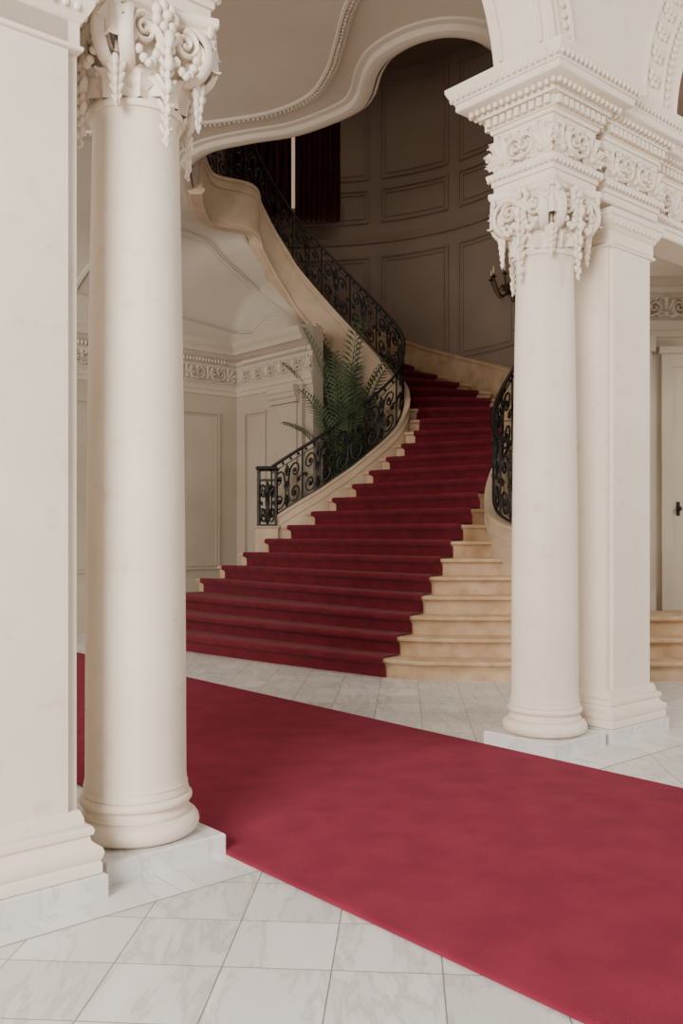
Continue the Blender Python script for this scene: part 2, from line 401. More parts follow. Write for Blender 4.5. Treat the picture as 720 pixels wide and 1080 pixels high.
def archwall():
    arcs=[(1.61,1.36),(5.95,1.38),(10.2,1.36)]
    xs=[(-3.,4.64)]
    for c_,R_ in arcs:
        for i in range(33):
            a=pi-pi*i/32; xs.append((c_+R_*math.cos(a),4.64+R_*math.sin(a)))
    xs.append((12,4.64))
    mb=MB(); rows=[]
    y0,y1=-.18,.30
    for x,z in xs: rows.append([(x,y0,10),(x,y0,z),(x,y1,z),(x,y1,10)])
    mb.grid([[Vector(p) for p in R] for R in rows])
    o=mb.build('wall_arcade',M_pl); o.location=CL; o.rotation_euler=(0,0,ANG); struct(o,'cream plaster wall pierced by round arches')
    mb=MB()
    for c_,R_ in arcs:
        for rr,tr,y in ((.03,.022,y0),(.10,.012,y0),(.24,.03,y0),(.03,.022,y1),(.24,.03,y1)):
            mb.tube([(c_+(R_+rr)*math.cos(a),y,4.62+(R_+rr)*math.sin(a)) for a in [pi*i/48 for i in range(49)]],tr,8)
        for y in (-.11,.23):
            mb.tube([(c_+(R_-.005)*math.cos(a),y,4.62+(R_-.005)*math.sin(a)) for a in [pi*i/48 for i in range(2,47)]],.016,6)
        for i in range(70):
            a=pi*(i+.5)/70
            mb.ell((c_+(R_+.17)*math.cos(a),y0-.01,4.62+(R_+.17)*math.sin(a)),.026,.02,.026,7,5)
    c_,R_=arcs[1]
    for i in range(26):
        a=pi*(i+.5)/26; cc=Vector((c_+(R_+.36)*math.cos(a),y0-.01,4.62+(R_+.36)*math.sin(a)))
        for k in range(6):
            an=2*pi*k/6; mb.ell(cc+Vector((.05*math.cos(an),0,.05*math.sin(an))),.028,.02,.028,6,4)
        mb.ell(cc,.024,.03,.024,6,4)
    mb.tube([(c_+(R_+.48)*math.cos(a),y0,4.62+(R_+.48)*math.sin(a)) for a in [pi*i/48 for i in range(49)]],.03,8)
    o=mb.build('trim_2',M_pl); o.location=CL; o.rotation_euler=(0,0,ANG); struct(o,'beaded mouldings around the arches')
archwall()
# ------------------------------------------------------------ stair geometry tables
Lt={1:(-3.2,12.8),2:(-2.95,13.1),3:(-2.6,13.4),4:(-2.115,13.85),5:(-1.78,13.75),6:(-1.436,13.6),7:(-1.10,13.5),8:(-.766,13.45),9:(-.416,13.4),10:(-.11,13.4),11:(.18,13.4),12:(.43,13.4),13:(.68,13.42),14:(.905,13.47),15:(1.08,13.57),16:(1.167,13.75),17:(1.16,14.0),18:(1.06,14.25),19:(.9,14.45),20:(.72,14.6),21:(.53,14.72),22:(.34,14.82),23:(.14,14.9),24:(-.06,14.96),25:(-.26,15.0),26:(-.46,15.02),27:(-.66,15.02),28:(-.86,15.0),29:(-1.05,14.93),30:(-1.23,14.83),31:(-1.39,14.7),32:(-1.53,14.54),33:(-1.65,14.36),34:(-1.75,14.17)}
Rt={1:(.44,9.47),2:(.60,9.69),3:(.748,9.9),4:(.894,10.15),5:(1.01,10.4),6:(1.16,10.65),7:(1.31,10.9),8:(1.46,11.1),9:(1.61,11.35),10:(1.74,11.6),11:(1.9,11.85),12:(2.02,12.1),13:(2.13,12.4),14:(2.22,12.75),15:(2.3,13.1),16:(2.36,13.5),17:(2.38,13.9),18:(2.33,14.35),19:(2.2,14.85),20:(1.95,15.3),21:(1.62,15.7),22:(1.25,16.0),23:(.88,16.25),24:(.5,16.45),25:(.1,16.6),26:(-.3,16.68),27:(-.7,16.7),28:(-1.1,16.66),29:(-1.5,16.54),30:(-1.88,16.34),31:(-2.22,16.06),32:(-2.55,15.75),33:(-2.85,15.4),34:(-3.1,15.0)}
def V2(t): return Vector((t[0],t[1],0))
def nose(n,t):
    a=V2(Lt[n]);b=V2(Rt[n]); p=a.lerp(b,t); d=(b-a).normalized(); down=Vector((d.y,-d.x,0))
    bl=.10*max(0,1-n/9)
    return p+down*bl*4*t*(1-t)
def xend(n):
    return 6.5 if n<=3 else 3.0 if n<=6 else {7:1.98,8:1.90,9:1.92,10:1.99}.get(n,None)
def rsec(n,xe):
    R=V2(Rt[n]);L=V2(Lt[n]);d=(R-L).normalized()
    if xe is None: return [R+d*.26*i/8 for i in range(9)]
    out=[];Yr=9.2+.3*(n-1)
    for i in range(9):
        f=(i/8)**1.4; X=R.x+(max(xe,R.x+.1)-R.x)*f
        out.append(Vector((X,Yr+(R.y-Yr)*math.exp(-(X-R.x)/.25)+.02*max(0,X-3),0)))
    return out
def lsec(n):
    R=V2(Rt[n]);L=V2(Lt[n]);d=(L-R).normalized(); e=.15
    return [L+d*e,L+d*e*.5]
def line(n,xe):
    return lsec(n)+[nose(n,i/14) for i in range(14)]+rsec(n,xe)
st=empty('staircase',(0.5,10,0),0,'grand curved limestone staircase with stone curb','staircase')
def sbuild(mb,name,mat,**k):
    o=mb.build(name,mat,origin=(0.5,10,0),**k); o.parent=st; o.location=(0,0,0); return o
def downdirs(a,b):
    return [ (p-q).normalized() for p,q in zip(a,b)]
for n in range(1,34):
    A1=line(n,xend(n)); 
    B1=line(n+1,xend(n) if n<10 else None)
    dd=downdirs(A1,B1); zt=n*r; zb=(n-1)*r-.03
    back=[q-d*.08 for q,d in zip(B1,dd)]
    rows=[[Vector((p.x,p.y,zb if n<12 else zt-.06)) for p in back]]
    for o_,z_ in ((-.045,zb),(-.045,zt-.060),(-.035,zt-.058),(-.030,zt-.048),(-.012,zt-.046),(.006,zt-.040),(.012,zt-.022),(.006,zt-.005),(-.004,zt)):
        rows.append([Vector((p.x+d.x*o_,p.y+d.y*o_,z_)) for p,d in zip(A1,dd)])
    rows.append([Vector((p.x,p.y,zt)) for p in back])
    mb=MB(); mb.grid(rows)
    m=len(rows[0]); k=len(rows)
    mb.f.append(tuple(i*m for i in range(k))); mb.f.append(tuple(i*m+m-1 for i in reversed(range(k))))
    if n==1: 
        for v in mb.v:
            if v.z<0: v.z=0
    sbuild(mb,'step',M_stone,sharp=50)
mb=MB(); mb.box(3.05,6.6,9.95,10.69,0.0,.6-.002); sbuild(mb,'landing',M_stone)
rows=[]; NT=22
for n in range(1,34):
    A1=[nose(n,i/NT) for i in range(NT+1)]; B1=[nose(n+1,i/NT) for i in range(NT+1)]; dd=downdirs(A1,B1); zt=n*r
    wob=[.004*math.sin(i*2.1+n) for i in range(NT+1)]
    def row(o,z): rows.append([Vector((p.x+d.x*(o+w),p.y+d.y*(o+w),z)) for p,d,w in zip(A1,dd,wob)])
    row(-.030,(n-1)*r+.016 if n>1 else .002); row(-.028,zt-.085); row(-.012,zt-.066); row(.020,zt-.056); row(.034,zt-.034); row(.034,zt-.010); row(.020,zt+.011); row(-.01,zt+.016)
B1=[nose(34,i/NT) for i in range(NT+1)]; rows.append([Vector((p.x,p.y,33*r+.016)) for p in B1])
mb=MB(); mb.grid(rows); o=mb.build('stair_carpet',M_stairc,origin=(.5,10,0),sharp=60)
lab(o,'deep red carpet fitted over the curved staircase','carpet')
def tang(n):
    a=V2(Lt[max(n-1,4)]); b=V2(Lt[min(n+1,34)]); t=(b-a).normalized(); return Vector((-t.y,t.x,0))
def inP(n,e):
    return V2(Lt[n])+tang(n)*e
ctrl=[]
for n in range(6,34):
    p=inP(n,.24); ctrl.append(Vector((p.x,p.y,n*r)))
gal=[(-1.97,13.9),(-2.05,13.3),(-2.0,12.6),(-1.9,11.95),(-1.62,11.45)]
ctrl_full=ctrl+[Vector((x,y,6.62)) for x,y in gal[:3]]
path=cat(ctrl_full,8)
path=path[8:]
mb=MB(); mb.sweep(path,[(-.085,-.46),(.085,-.46),(.085,.24),(.10,.25),(.10,.30),(-.10,.30),(-.10,.25),(-.085,.24)])
sbuild(mb,'curb',M_curb)
for pf in ([(-.085,-.36),(-.11,-.37),(-.12,-.40),(-.11,-.43),(-.085,-.44)],[(-.085,.12),(-.10,.125),(-.10,.15),(-.085,.155)],[(.085,-.36),(.11,-.37),(.12,-.40),(.11,-.43),(.085,-.44)],[(.085,.12),(.10,.125),(.10,.15),(.085,.155)]):
    mb=MB(); mb.sweep(path,pf); sbuild(mb,'curb_moulding',M_curb)
rows=[]
for n in range(14,35):
    a=V2(Lt[n]);b=V2(Rt[n]);d=(a-b).normalized(); a2=inP(n,.16) if n<34 else a
    b2=b-d*.35; z=n*r-.45
    rows.append([Vector((a2.x+(b2.x-a2.x)*k/4,a2.y+(b2.y-a2.y)*k/4,z)) for k in range(5)])
mb=MB(); mb.grid(rows); sbuild(mb,'soffit',M_wall)
# ---- railing helper
class Path:
    def __init__(s,pts):
        s.p=[Vector(p) for p in pts]; s.s=[0]
        for a,b in zip(s.p,s.p[1:]): s.s.append(s.s[-1]+(Vector((b.x-a.x,b.y-a.y,0))).length)
        s.L=s.s[-1]
    def at(s,u,v):
        u=max(0,min(s.L,u)); lo=0;hi=len(s.s)-1
        while hi-lo>1:
            m=(lo+hi)//2
            if s.s[m]<=u: lo=m
            else: hi=m
        f=(u-s.s[lo])/max(1e-9,s.s[hi]-s.s[lo]); q=s.p[lo].lerp(s.p[hi],f); return Vector((q.x,q.y,q.z+v))
def panel_curves():
    out=[]
    def spi(cx,cy,R,t0,turns,sg,tail):
        pts=[tail]
        for i in range(26):
            f=i/25; ph=t0+sg*f*turns*2*pi; rho=R*(1-f)**.9+.01
            pts.append((cx+rho*math.cos(ph)*.9,cy+rho*math.sin(ph)))
        return pts
    for mir in (0,1):
        g=(lambda x:x) if not mir else (lambda x:1-x)
        M_=lambda P:[(g(x),y) for x,y in P]
        out.append(M_(spi(.25,.24,.20,0.0,1.6,-1,(.47,.50))))
        out.append(M_(spi(.24,.75,.18,0.0,1.5,1,(.47,.50))))
        out.append(M_([(0,.5),(.06,.54),(.13,.53),(.17,.48),(.13,.44),(.10,.47)]))
        out.append(M_([(.5,.97),(.44,.88),(.45,.78),(.5,.72)]))
        out.append(M_([(.5,.03),(.44,.12),(.45,.22),(.5,.28)]))
    out.append([(.5+.07*math.cos(a),.5+.09*math.sin(a)) for a in [2*pi*i/14 for i in range(15)]])
    out.append([(.5,.72),(.5,1)]); out.append([(.5,0),(.5,.28)])
    return out
PC=panel_curves()
def railing(name,P,origin,vb,vt,label,unit=.46):
    e=empty(name,origin,0,label,'railing'); u0=0;u1=P.L; og=Vector(origin)
    def bd(mb,nm,mat=M_iron): 
        o=mb.build(nm,mat,origin=og,sharp=60,recalc=False); o.parent=e; o.location=(0,0,0); return o
    N=int((u1-u0)/.05); us=[u0+(u1-u0)*i/N for i in range(N+1)]
    mb=MB(); mb.sweep([P.at(u,vt) for u in us],[(-.03,0),(-.034,.018),(-.024,.036),(0,.044),(.024,.036),(.034,.018),(.03,0),(.018,-.01),(-.018,-.01)]); bd(mb,'handrail')
    mb=MB(); mb.sweep([P.at(u,vb) for u in us],[(-.015,0),(-.015,.022),(.015,.022),(.015,0)]); bd(mb,'iron_bar')
    mb=MB(); mb.sweep([P.at(u,vt-.09) for u in us],[(-.01,0),(-.01,.016),(.01,.016),(.01,0)]); bd(mb,'iron_bar')
    n=max(1,round((u1-u0)/unit)); w=(u1-u0)/n; h=vt-.09-vb-.02
    for i in range(n):
        mb=MB(); a=u0+i*w
        for c in PC: mb.tube([P.at(a+x*w,vb+.02+y*h) for x,y in c],.0135,5)
        mb.tube([P.at(a,vb),P.at(a,vt)],.013,5)
        for k in range(4): mb.ell(P.at(a+w*(k+.5)/4,vt-.04),.022,.022,.024,6,4)
        for (x,y) in ((.5,.5),(.25,.24),(.75,.24),(.5,.86),(.5,.14),(.24,.75),(.76,.75),(.12,.5),(.88,.5)):
            mb.ell(P.at(a+x*w,vb+.02+y*h),.024,.024,.034,6,4)
        bd(mb,'scroll_panel')
    return e,bd
PI=Path(path)
e1,bd1=railing('stair_railing',PI,(-.9,13.6,1.3),.32,1.07,'ornate black wrought iron railing along the inner stair curve',.47)
p0=PI.at(0,0); hb=p0.z+.20; 
mb=MB(); q=.13; cx,cy=p0.x-.06,p0.y+.0
for sx in (-q,q):
    for sy in (-q,q): mb.box(cx+sx-.016,cx+sx+.016,cy+sy-.016,cy+sy+.016,hb,hb+.88)
mb.rect(cx-q,cx+q,cy-q,cy+q,[(.02,hb),(.02,hb+.03)]); mb.rect(cx-q,cx+q,cy-q,cy+q,[(.02,hb+.68),(.02,hb+.70)])
mb.rect(cx-q,cx+q,cy-q,cy+q,[(.02,hb+.83),(.035,hb+.85),(.035,hb+.87),(.015,hb+.89)])
for ax in range(4):
    ca,sa=math.cos(ax*pi/2),math.sin(ax*pi/2)
    for c in PC:
        mb.tube([(cx+ca*q-sa*(x-.5)*2*q,cy+sa*q+ca*(x-.5)*2*q,hb+.03+y*.64) for x,y in c],.011,5)
bd1(mb,'newel_post')
mb=MB(); mb.rect(cx-.17,cx+.17,cy-.17,cy+.17,[(0,0.0),(0,hb-.04),(.02,hb-.02),(.02,hb)]); sbuild(mb,'newel_pedestal',M_curb)
def outP(n,e):
    R=V2(Rt[n]);L=V2(Lt[n]);d=(R-L).normalized(); return R+d*e
rc=[Vector((2.95,10.32,1.30)),Vector((2.5,10.36,1.30)),Vector((2.14,10.52,1.32)),Vector((1.93,10.82,1.42)),Vector((1.87,11.2,1.58)),Vector((1.93,11.6,1.85)),Vector((2.1,12.0,2.2))]
for n in (13,14,15,16,17): p=outP(n,.26); rc.append(Vector((p.x,p.y,n*r)))
rp=cat(rc,8)
mb=MB(); mb.sweep(rp,[(-.09,-.75),(.09,-.75),(.09,.16),(.11,.17),(.11,.22),(-.11,.22),(-.11,.17),(-.09,.16)]); sbuild(mb,'curb',M_curb)
for w0 in (-.02,-.45):
    mb=MB(); mb.sweep(rp,[(.09,w0),(.108,w0+.01),(.108,w0+.04),(.09,w0+.05)]); sbuild(mb,'curb_moulding',M_curb)
PR=Path(rp)
e2,bd2=railing('stair_railing.001',PR,(1.95,10.9,1.6),.24,1.16,'ornate black wrought iron railing curling around outer stair curve',.46)
mb=MB(); mb.sweep([Vector((p.x,p.y,.1)) for p in rp[:34]],[(-.085,-.1),(-.085,1.15),(.085,1.15),(.085,-.1)]); sbuild(mb,'pedestal_wall',M_curb)
# ------------------------------------------------------------ walls
def wallsweep(name,pts,z0,z1,mat,label,th=.2):
    mb=MB(); mb.sweep([Vector((p[0],p[1],0)) for p in pts],[(0,z0),(0,z1),(-th,z1),(-th,z0)]); o=mb.build(name,mat); struct(o,label); return o
ow=[(3.02,10.95),(3.05,12.0),(3.02,13.2),(3.0,14.2),(2.82,15.05),(2.35,15.8),(1.7,16.4),(.9,16.85),(0,17.1),(-1.0,17.2),(-2.0,17.05),(-2.9,16.6),(-3.6,15.8),(-3.95,14.8)]
owp=[Vector((p.x,p.y,0)) for p in cat([Vector((x,y,0)) for x,y in ow],8)]
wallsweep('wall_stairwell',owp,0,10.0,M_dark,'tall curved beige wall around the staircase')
OW=Path(owp)
def onwall(P,u,z,off=.015):
    a=P.at(u-.02,0);b=P.at(u+.02,0);t=(b-a).normalized(); nn=Vector((-t.y,t.x,0)); q=P.at(u,0)+nn*off; return Vector((q.x,q.y,z))
def frame(mb,P,u0,u1,z0,z1,R=.022,off=.012):
    n=max(2,int((u1-u0)/.12))
    pts=[onwall(P,u0+(u1-u0)*i/n,z0,off) for i in range(n+1)]+[onwall(P,u1-(u1-u0)*i/n,z1,off) for i in range(n+1)]
    mb.tube(pts[:n+1],R,6); mb.tube(pts[n+1:],R,6); mb.tube([pts[n],pts[n+1]],R,6); mb.tube([pts[-1],pts[0]],R,6)
mb=MB()
zc=6.85
mb.sweep([onwall(OW,OW.L*i/120,0,0) for i in range(121)],[(0,zc),(.03,zc+.01),(.035,zc+.05),(.06,zc+.08),(.06,zc+.12),(.0,zc+.15)])
u=2.4
while u<OW.L-1.4:
    for a,b_ in ((4.6,6.6),(7.25,7.85),(8.05,9.8)):
        frame(mb,OW,u+.12,u+1.45,a+ (.0),b_); frame(mb,OW,u+.2,u+1.37,a+.08,b_-.08,.01)
    u+=1.57
o=mb.build('trim_3',M_dark); struct(o,'raised panel mouldings on the curved stair wall')
dp=[]
for n in range(15,34):
    p=outP(n,.42); dp.append(Vector((p.x,p.y,n*r)))
mb=MB(); mb.sweep(cat(dp,5),[(-.18,-.45),(-.18,.42),(.0,.42),(.015,.41),(.015,.36),(0,.35),(0,-.45)]); o=mb.build('baseboard_stair',M_stone); struct(o,'limestone skirting following the stair')
cor=Vector((-1.77,15.5,0))
w2end=cor-Av*2.04
wpr=[w2end,cor,cor-Bv*9.5]
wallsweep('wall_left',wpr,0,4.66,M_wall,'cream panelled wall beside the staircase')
mb=MB()
WENT=[(0,3.78),(.02,3.785),(.02,3.86),(.035,3.865),(.035,3.93),(.05,3.95),(.06,3.97),(.02,3.985),(.02,4.28),(.05,4.30),(.06,4.36),(.10,4.37),(.14,4.42),(.22,4.44),(.23,4.50),(.26,4.53),(.30,4.60),(.30,4.63),(0,4.68)]
mb.sweep(wpr,WENT)
o=mb.build('trim_4',M_door); struct(o,'carved cream entablature along the panelled wall')
mb=MB()
def W1(s_,z,off): p=cor-Bv*s_+(-Av)*off; return Vector((p.x,p.y,z))
def W2(s_,z,off): p=cor-Av*s_+(-Bv)*off; return Vector((p.x,p.y,z))
ornament_run(mb,W1(3.5,0,.025),W1(.1,0,.025),-Av,4.0,4.27,.2)
ornament_run(mb,W2(.1,0,.025),W2(2.0,0,.025),-Bv,4.0,4.27,.2)
for i in range(70):
    p=W1(.3+i*.06,4.335,.075); mb.box(p.x-.018,p.x+.018,p.y-.018,p.y+.018,4.305,4.36)
for i in range(28):
    p=W2(.3+i*.06,4.335,.075); mb.box(p.x-.018,p.x+.018,p.y-.018,p.y+.018,4.305,4.36)
o=mb.build('trim_5',M_door,recalc=False); struct(o,'acanthus frieze and dentils')
def obox(mb,O,d,nr,s0,s1,o0,o1,z0,z1):
    vs=[]
    for z in (z0,z1):
        for s_,o_ in ((s0,o0),(s1,o0),(s1,o1),(s0,o1)): q=O+d*s_+nr*o_; vs.append((q.x,q.y,z))
    mb.add(vs,[(3,2,1,0),(4,5,6,7),(0,1,5,4),(1,2,6,5),(2,3,7,6),(3,0,4,7)])
def oframe(mb,O,d,nr,s0,s1,z0,z1,w=.035,o=.03):
    for a,b_ in ((s0,s0+w),(s1-w,s1)): obox(mb,O,d,nr,a,b_,-.01,o,z0+w,z1-w)
    obox(mb,O,d,nr,s0,s1,-.01,o+.001,z0,z0+w); obox(mb,O,d,nr,s0,s1,-.01,o+.001,z1-w,z1)
    w2=w*.4; e0=z0+w*1.6;e1_=z1-w*1.6
    obox(mb,O,d,nr,s0+w*1.6,s0+w*1.6+w2,-.01,o*.5,e0,e1_); obox(mb,O,d,nr,s1-w*1.6-w2,s1-w*1.6,-.01,o*.5,e0,e1_)
    obox(mb,O,d,nr,s0+w*1.6+w2,s1-w*1.6-w2,-.01,o*.5,e0,e0+w2); obox(mb,O,d,nr,s0+w*1.6+w2,s1-w*1.6-w2,-.01,o*.5,e1_-w2,e1_)
mb=MB()
for s0 in (.35,1.9,3.45,5.0): oframe(mb,cor,-Bv,-Av,s0,s0+1.1,.9,3.5)
oframe(mb,cor,-Av,-Bv,.25,.85,.9,3.5)
obox(mb,cor,-Av,-Bv,1.05,1.85,-.01,.07,0,3.79); obox(mb,cor,-Av,-Bv,1.15,1.75,.06,.10,0,3.79)
for oo,z0,z1 in ((.15,3.52,3.60),(.18,3.6,3.68),(.20,3.68,3.785)):
    obox(mb,cor,-Av,-Bv,1.10,1.80,.05,oo,z0,z1)
for s0 in (1.55,3.1): 
    obox(mb,cor,-Bv,-Av,s0,s0+.28,-.01,.06,0,3.79); obox(mb,cor,-Bv,-Av,s0-.03,s0+.31,.0,.1,3.6,3.785)
o=mb.build('trim_6',M_wall); struct(o,'raised wall panels and flat pilasters')
mb=MB(); mb.sweep(wpr,[(0,0),(0,.75),(.02,.75),(.035,.72),(.035,.66),(.05,.62),(.05,0)]); o=mb.build('baseboard_left',M_wall); struct(o,'tall cream skirting')
dl=[Vector((w2end.x,w2end.y,4.66)),Vector((-.38,14.4,4.66))]
for n in range(25,14,-1):
    p=inP(n,.16); dl.append(Vector((p.x,p.y,n*r-.40)))
dl=cat(dl,4)
mb=MB(); mb.grid([[Vector((p.x,p.y,0)) for p in dl],[Vector((p.x,p.y,p.z)) for p in dl]]); o=mb.build('wall_drum',M_wall); struct(o,'curved plaster wall under the upper flight')
# cove
S=[Vector((-4.6,10.6,6.3)),Vector((-3.0,11.3,6.3)),Vector((-2.3,12.0,6.3)),Vector((-2.15,12.7,6.28)),Vector((-2.12,13.4,6.2))]
for n in (33,32,31,30,29,28,27,26,25): p=inP(n,.22); S.append(Vector((p.x,p.y,min(6.18,n*r-.42))))
def KP(f):
    if f<.62: p=cor-Bv*(5.0*(1-f/.62))
    else: p=cor-Av*(2.04*(f-.62)/.38)
    return Vector((p.x,p.y,4.66))
Sp=cat(S,5); rows=[]
for j in range(11):
    t=j/10; R_=[]
    for i,p in enumerate(Sp):
        k=KP(i/(len(Sp)-1)); s_=math.sin(t*pi/2)
        R_.append(Vector((p.x+(k.x-p.x)*s_,p.y+(k.y-p.y)*s_,k.z+(p.z-k.z)*(math.cos(t*pi/2))**.9)))
    rows.append(R_)
mb=MB(); mb.grid(rows); o=mb.build('ceiling_cove',M_ceil,sharp=60); struct(o,'smooth coved plaster between stair string and cornice')
def cove(fi,t):
    n=len(Sp)-1; x=fi*n; i=min(int(x),n-1); f=x-i; x=t*10; j=min(int(x),9); g=x-j
    a=rows[j][i].lerp(rows[j][i+1],f); b=rows[j+1][i].lerp(rows[j+1][i+1],f); return a.lerp(b,g)+Vector((0,-.01,-.02))
mb=MB()
for a0,b0,a1,b1 in ((.30,.25,.80,.30),(.80,.30,.70,.85),(.70,.85,.25,.85),(.25,.85,.30,.25)):
    seg=[cove(a0+(a1-a0)*i/18,b0+(b1-b0)*i/18) for i in range(19)]
    mb.tube(seg,.028,6); mb.tube([p+Vector((0.05,-.02,-.0)) for p in seg],.012,5)
o=mb.build('trim_7',M_ceil); struct(o,'raised panel moulding on the coved plaster')
# ------------------------------------------------------------ ceiling with opening
hole=[(-2.02,12.5),(-1.93,11.9),(-1.62,11.42),(-1.1,11.15),(-.55,10.95),(-.1,10.62),(.22,10.28),(.33,9.98),(.36,9.75),(.40,9.45),(.50,9.15),(.74,8.88),(1.02,8.76),(1.30,8.84),(1.55,9.08),(2.0,9.6),(2.6,10.3)]
hs=[(p.x,p.y) for p in cat([Vector((x,y,0)) for x,y in hole],6)]
hrest=[(3.25,10.8),(3.3,13),(3.2,15.2),(2.6,16.1),(1,17.2),(-1,17.5),(-2.6,17.1),(-3.4,16.2),(-3.15,15.5),(-1.85,14.42),(-1.99,13.9),(-2.07,13.3)]
inner=[Vector((x,y,0)) for x,y in hs+hrest]
outer=[W(-9,.31),W(15,.31),W(15,17),W(-9,17)]
tri=tessellate_polygon([outer,inner]); allp=outer+inner
mb=MB()
n=len(allp)
vs=[(p.x,p.y,6.3) for p in allp]+[(p.x,p.y,6.64) for p in allp]
fs=[tuple(t) for t in tri]+[tuple(i+n for i in t) for t in tri]
k0=len(outer);m=len(inner)
for i in range(m): a=k0+i;b=k0+(i+1)%m; fs.append((a,b,b+n,a+n))
mb.add(vs,fs); o=mb.build('ceiling',M_ceil,sharp=30); struct(o,'smooth plaster ceiling with curved stairwell opening')
hp=[Vector((p.x,p.y,0)) for p in cat([Vector((-1.78,14.25,0)),Vector((-1.99,13.85,0)),Vector((-2.07,13.3,0)),Vector((-2.02,12.5,0))],5)[:-1]]+[Vector((x,y,0)) for x,y in hs]
mb=MB(); mb.sweep(hp,[(0,6.28),(-.03,6.22),(-.10,6.20),(-.16,6.22),(-.18,6.27),(-.24,6.28),(-.26,6.31),(0,6.31)])
mb.sweep(hp,[(0,6.24),(.03,6.26),(.05,6.32),(.04,6.40),(.06,6.44),(.06,6.5),(0,6.5)])
o=mb.build('trim_8',M_ceil); struct(o,'rolled plaster edge of the stairwell opening')
bp=[(-3.6,11.0),(-2.5,10.95),(-1.9,10.8),(-1.32,10.66),(-.757,10.44),(-.33,10.05),(-.12,9.52),(-.02,8.97),(.10,8.25),(.4,7.5),(1.0,7.1)]
bpp=[Vector((p.x,p.y,0)) for p in cat([Vector((x,y,0)) for x,y in bp],8)]
mb=MB(); mb.sweep(bpp,[(-.06,6.31),(-.055,6.27),(-.03,6.265),(-.02,6.285),(.02,6.285),(.03,6.265),(.055,6.27),(.06,6.31)])
BP=Path(bpp); k=0
while k*.06<BP.L: q=BP.at(k*.06,6.275); mb.ell(q,.024,.024,.022,6,4); k+=1
o=mb.build('trim_9',M_ceil); struct(o,'beaded ceiling moulding')
def ebox(name,b0,b1,a0,a1,z0,z1,mat=M_dark,l='upper hall enclosure'):
    mb=MB(); mb.box(b0,b1,a0,a1,z0,z1); o=mb.build(name,mat); o.location=CL; o.rotation_euler=(0,0,ANG); struct(o,l)
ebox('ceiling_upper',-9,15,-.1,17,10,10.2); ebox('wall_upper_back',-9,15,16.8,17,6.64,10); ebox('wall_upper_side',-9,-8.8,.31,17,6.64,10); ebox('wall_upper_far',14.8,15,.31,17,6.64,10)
# ------------------------------------------------------------ door wall
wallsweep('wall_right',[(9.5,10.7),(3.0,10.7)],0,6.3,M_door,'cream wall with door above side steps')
mb=MB(); mb.sweep([Vector((9.5,10.7,0)),Vector((3.2,10.7,0))],WENT)
ornament_run(mb,Vector((7,10.67,0)),Vector((3.3,10.67,0)),Vector((0,-1,0)),4.0,4.27,.2)
o=mb.build('trim_10',M_door,recalc=False); struct(o,'carved entablature above the door wall')
mb=MB(); dO=Vector((3.72,10.7,0)); dx=Vector((1,0,0)); dn=Vector((0,-1,0))
for a,b_ in ((0,.12),(1.12,1.24)): obox(mb,dO,dx,dn,a,b_,-.01,.07,.6,3.43)
obox(mb,dO,dx,dn,0,1.24,-.01,.072,3.43,3.58); obox(mb,dO,dx,dn,-.04,1.28,-.01,.10,3.58,3.66)
obox(mb,dO,dx,dn,-.40,-.12,-.01,.08,.85,3.6); obox(mb,dO,dx,dn,-.43,-.09,-.01,.12,.6,.85); obox(mb,dO,dx,dn,-.43,-.09,-.01,.12,3.6,3.78)
o=mb.build('trim_11',M_door); struct(o,'door surround and flat pilaster')
de=empty('door_1',(4.34,10.65,.6),0); de['kind']='structure'; de['label']='cream panelled door with dark knob'; de['category']='door'
mb=MB(); mb.box(-.5,.5,-.0,.04,0,2.83)
for z0,z1 in ((.15,1.1),(1.25,2.68)):
    for x0,x1 in ((-.36,-.04),(.04,.36)):
        oframe(mb,Vector((x0,0,0)),Vector((1,0,0)),Vector((0,-1,0)),0,x1-x0,z0,z1,.03,.015)
mb.build('door_leaf',M_door,de)
mb=MB(); mb.ell((-.43,-.05,1.18),.03,.03,.03,10,8); mb.tube([(-.43,0,1.18),(-.43,-.05,1.18)],.012,8); mb.rect(-.45,-.41,-.01,.005,[(0,1.10),(0,1.26)]); mb.build('knob',M_iron,de)
# ------------------------------------------------------------ palm
pe=empty('potted_palm',(0.05,14.12,0),0,'tall feathery green palm in a dark pot behind railing','plant')
mb=MB(); mb.lathe([(.24,0),(.24,.12),(.16,.2),(.12,.5),(.12,1.2),(.17,1.35),(.22,1.4),(.22,1.45),(.15,1.46),(.16,1.47),(.24,1.75),(.26,1.95),(.28,1.97),(.28,2.02),(.24,2.02),(.23,1.96)],28); mb.build('pot',M_pot,pe)
def frond(az,el,L,droop,z0):
    mb=MB(); pts=[];p=Vector((.05*math.cos(az),.05*math.sin(az),z0)); n=24; ds=L/n; ee=el
    for i in range(n+1):
        pts.append(p.copy()); p+=Vector((math.cos(ee)*math.cos(az),math.cos(ee)*math.sin(az),math.sin(ee)))*ds; ee-=droop/n*(.2+2.4*(i/n)**2)
    mb.tube(pts,[.016*(1-.75*i/n) for i in range(n+1)],5)
    K=34
    for i in range(9,K):
        f=i/K; j=min(int(f*n),n-1); q=pts[j].lerp(pts[j+1],f*n-j); t=(pts[j+1]-pts[j]).normalized()
        sd=t.cross(Vector((0,0,1))); sd=sd.normalized() if sd.length>1e-3 else Vector((1,0,0)); up=sd.cross(t)
        ll=.36*math.sin(pi*(.12+.82*f))**.8*(.9+.2*random.random())
        for sg in (-1,1):
            d=(sd*sg*.75+t*.72+up*.15).normalized(); w=.016; nn=d.cross(up).normalized()
            mb.add([q,q+d*ll*.4+up*.025+nn*w,q+d*ll+Vector((0,0,-.22*ll)),q+d*ll*.4+up*.025-nn*w],[(0,1,2,3)])
    return mb
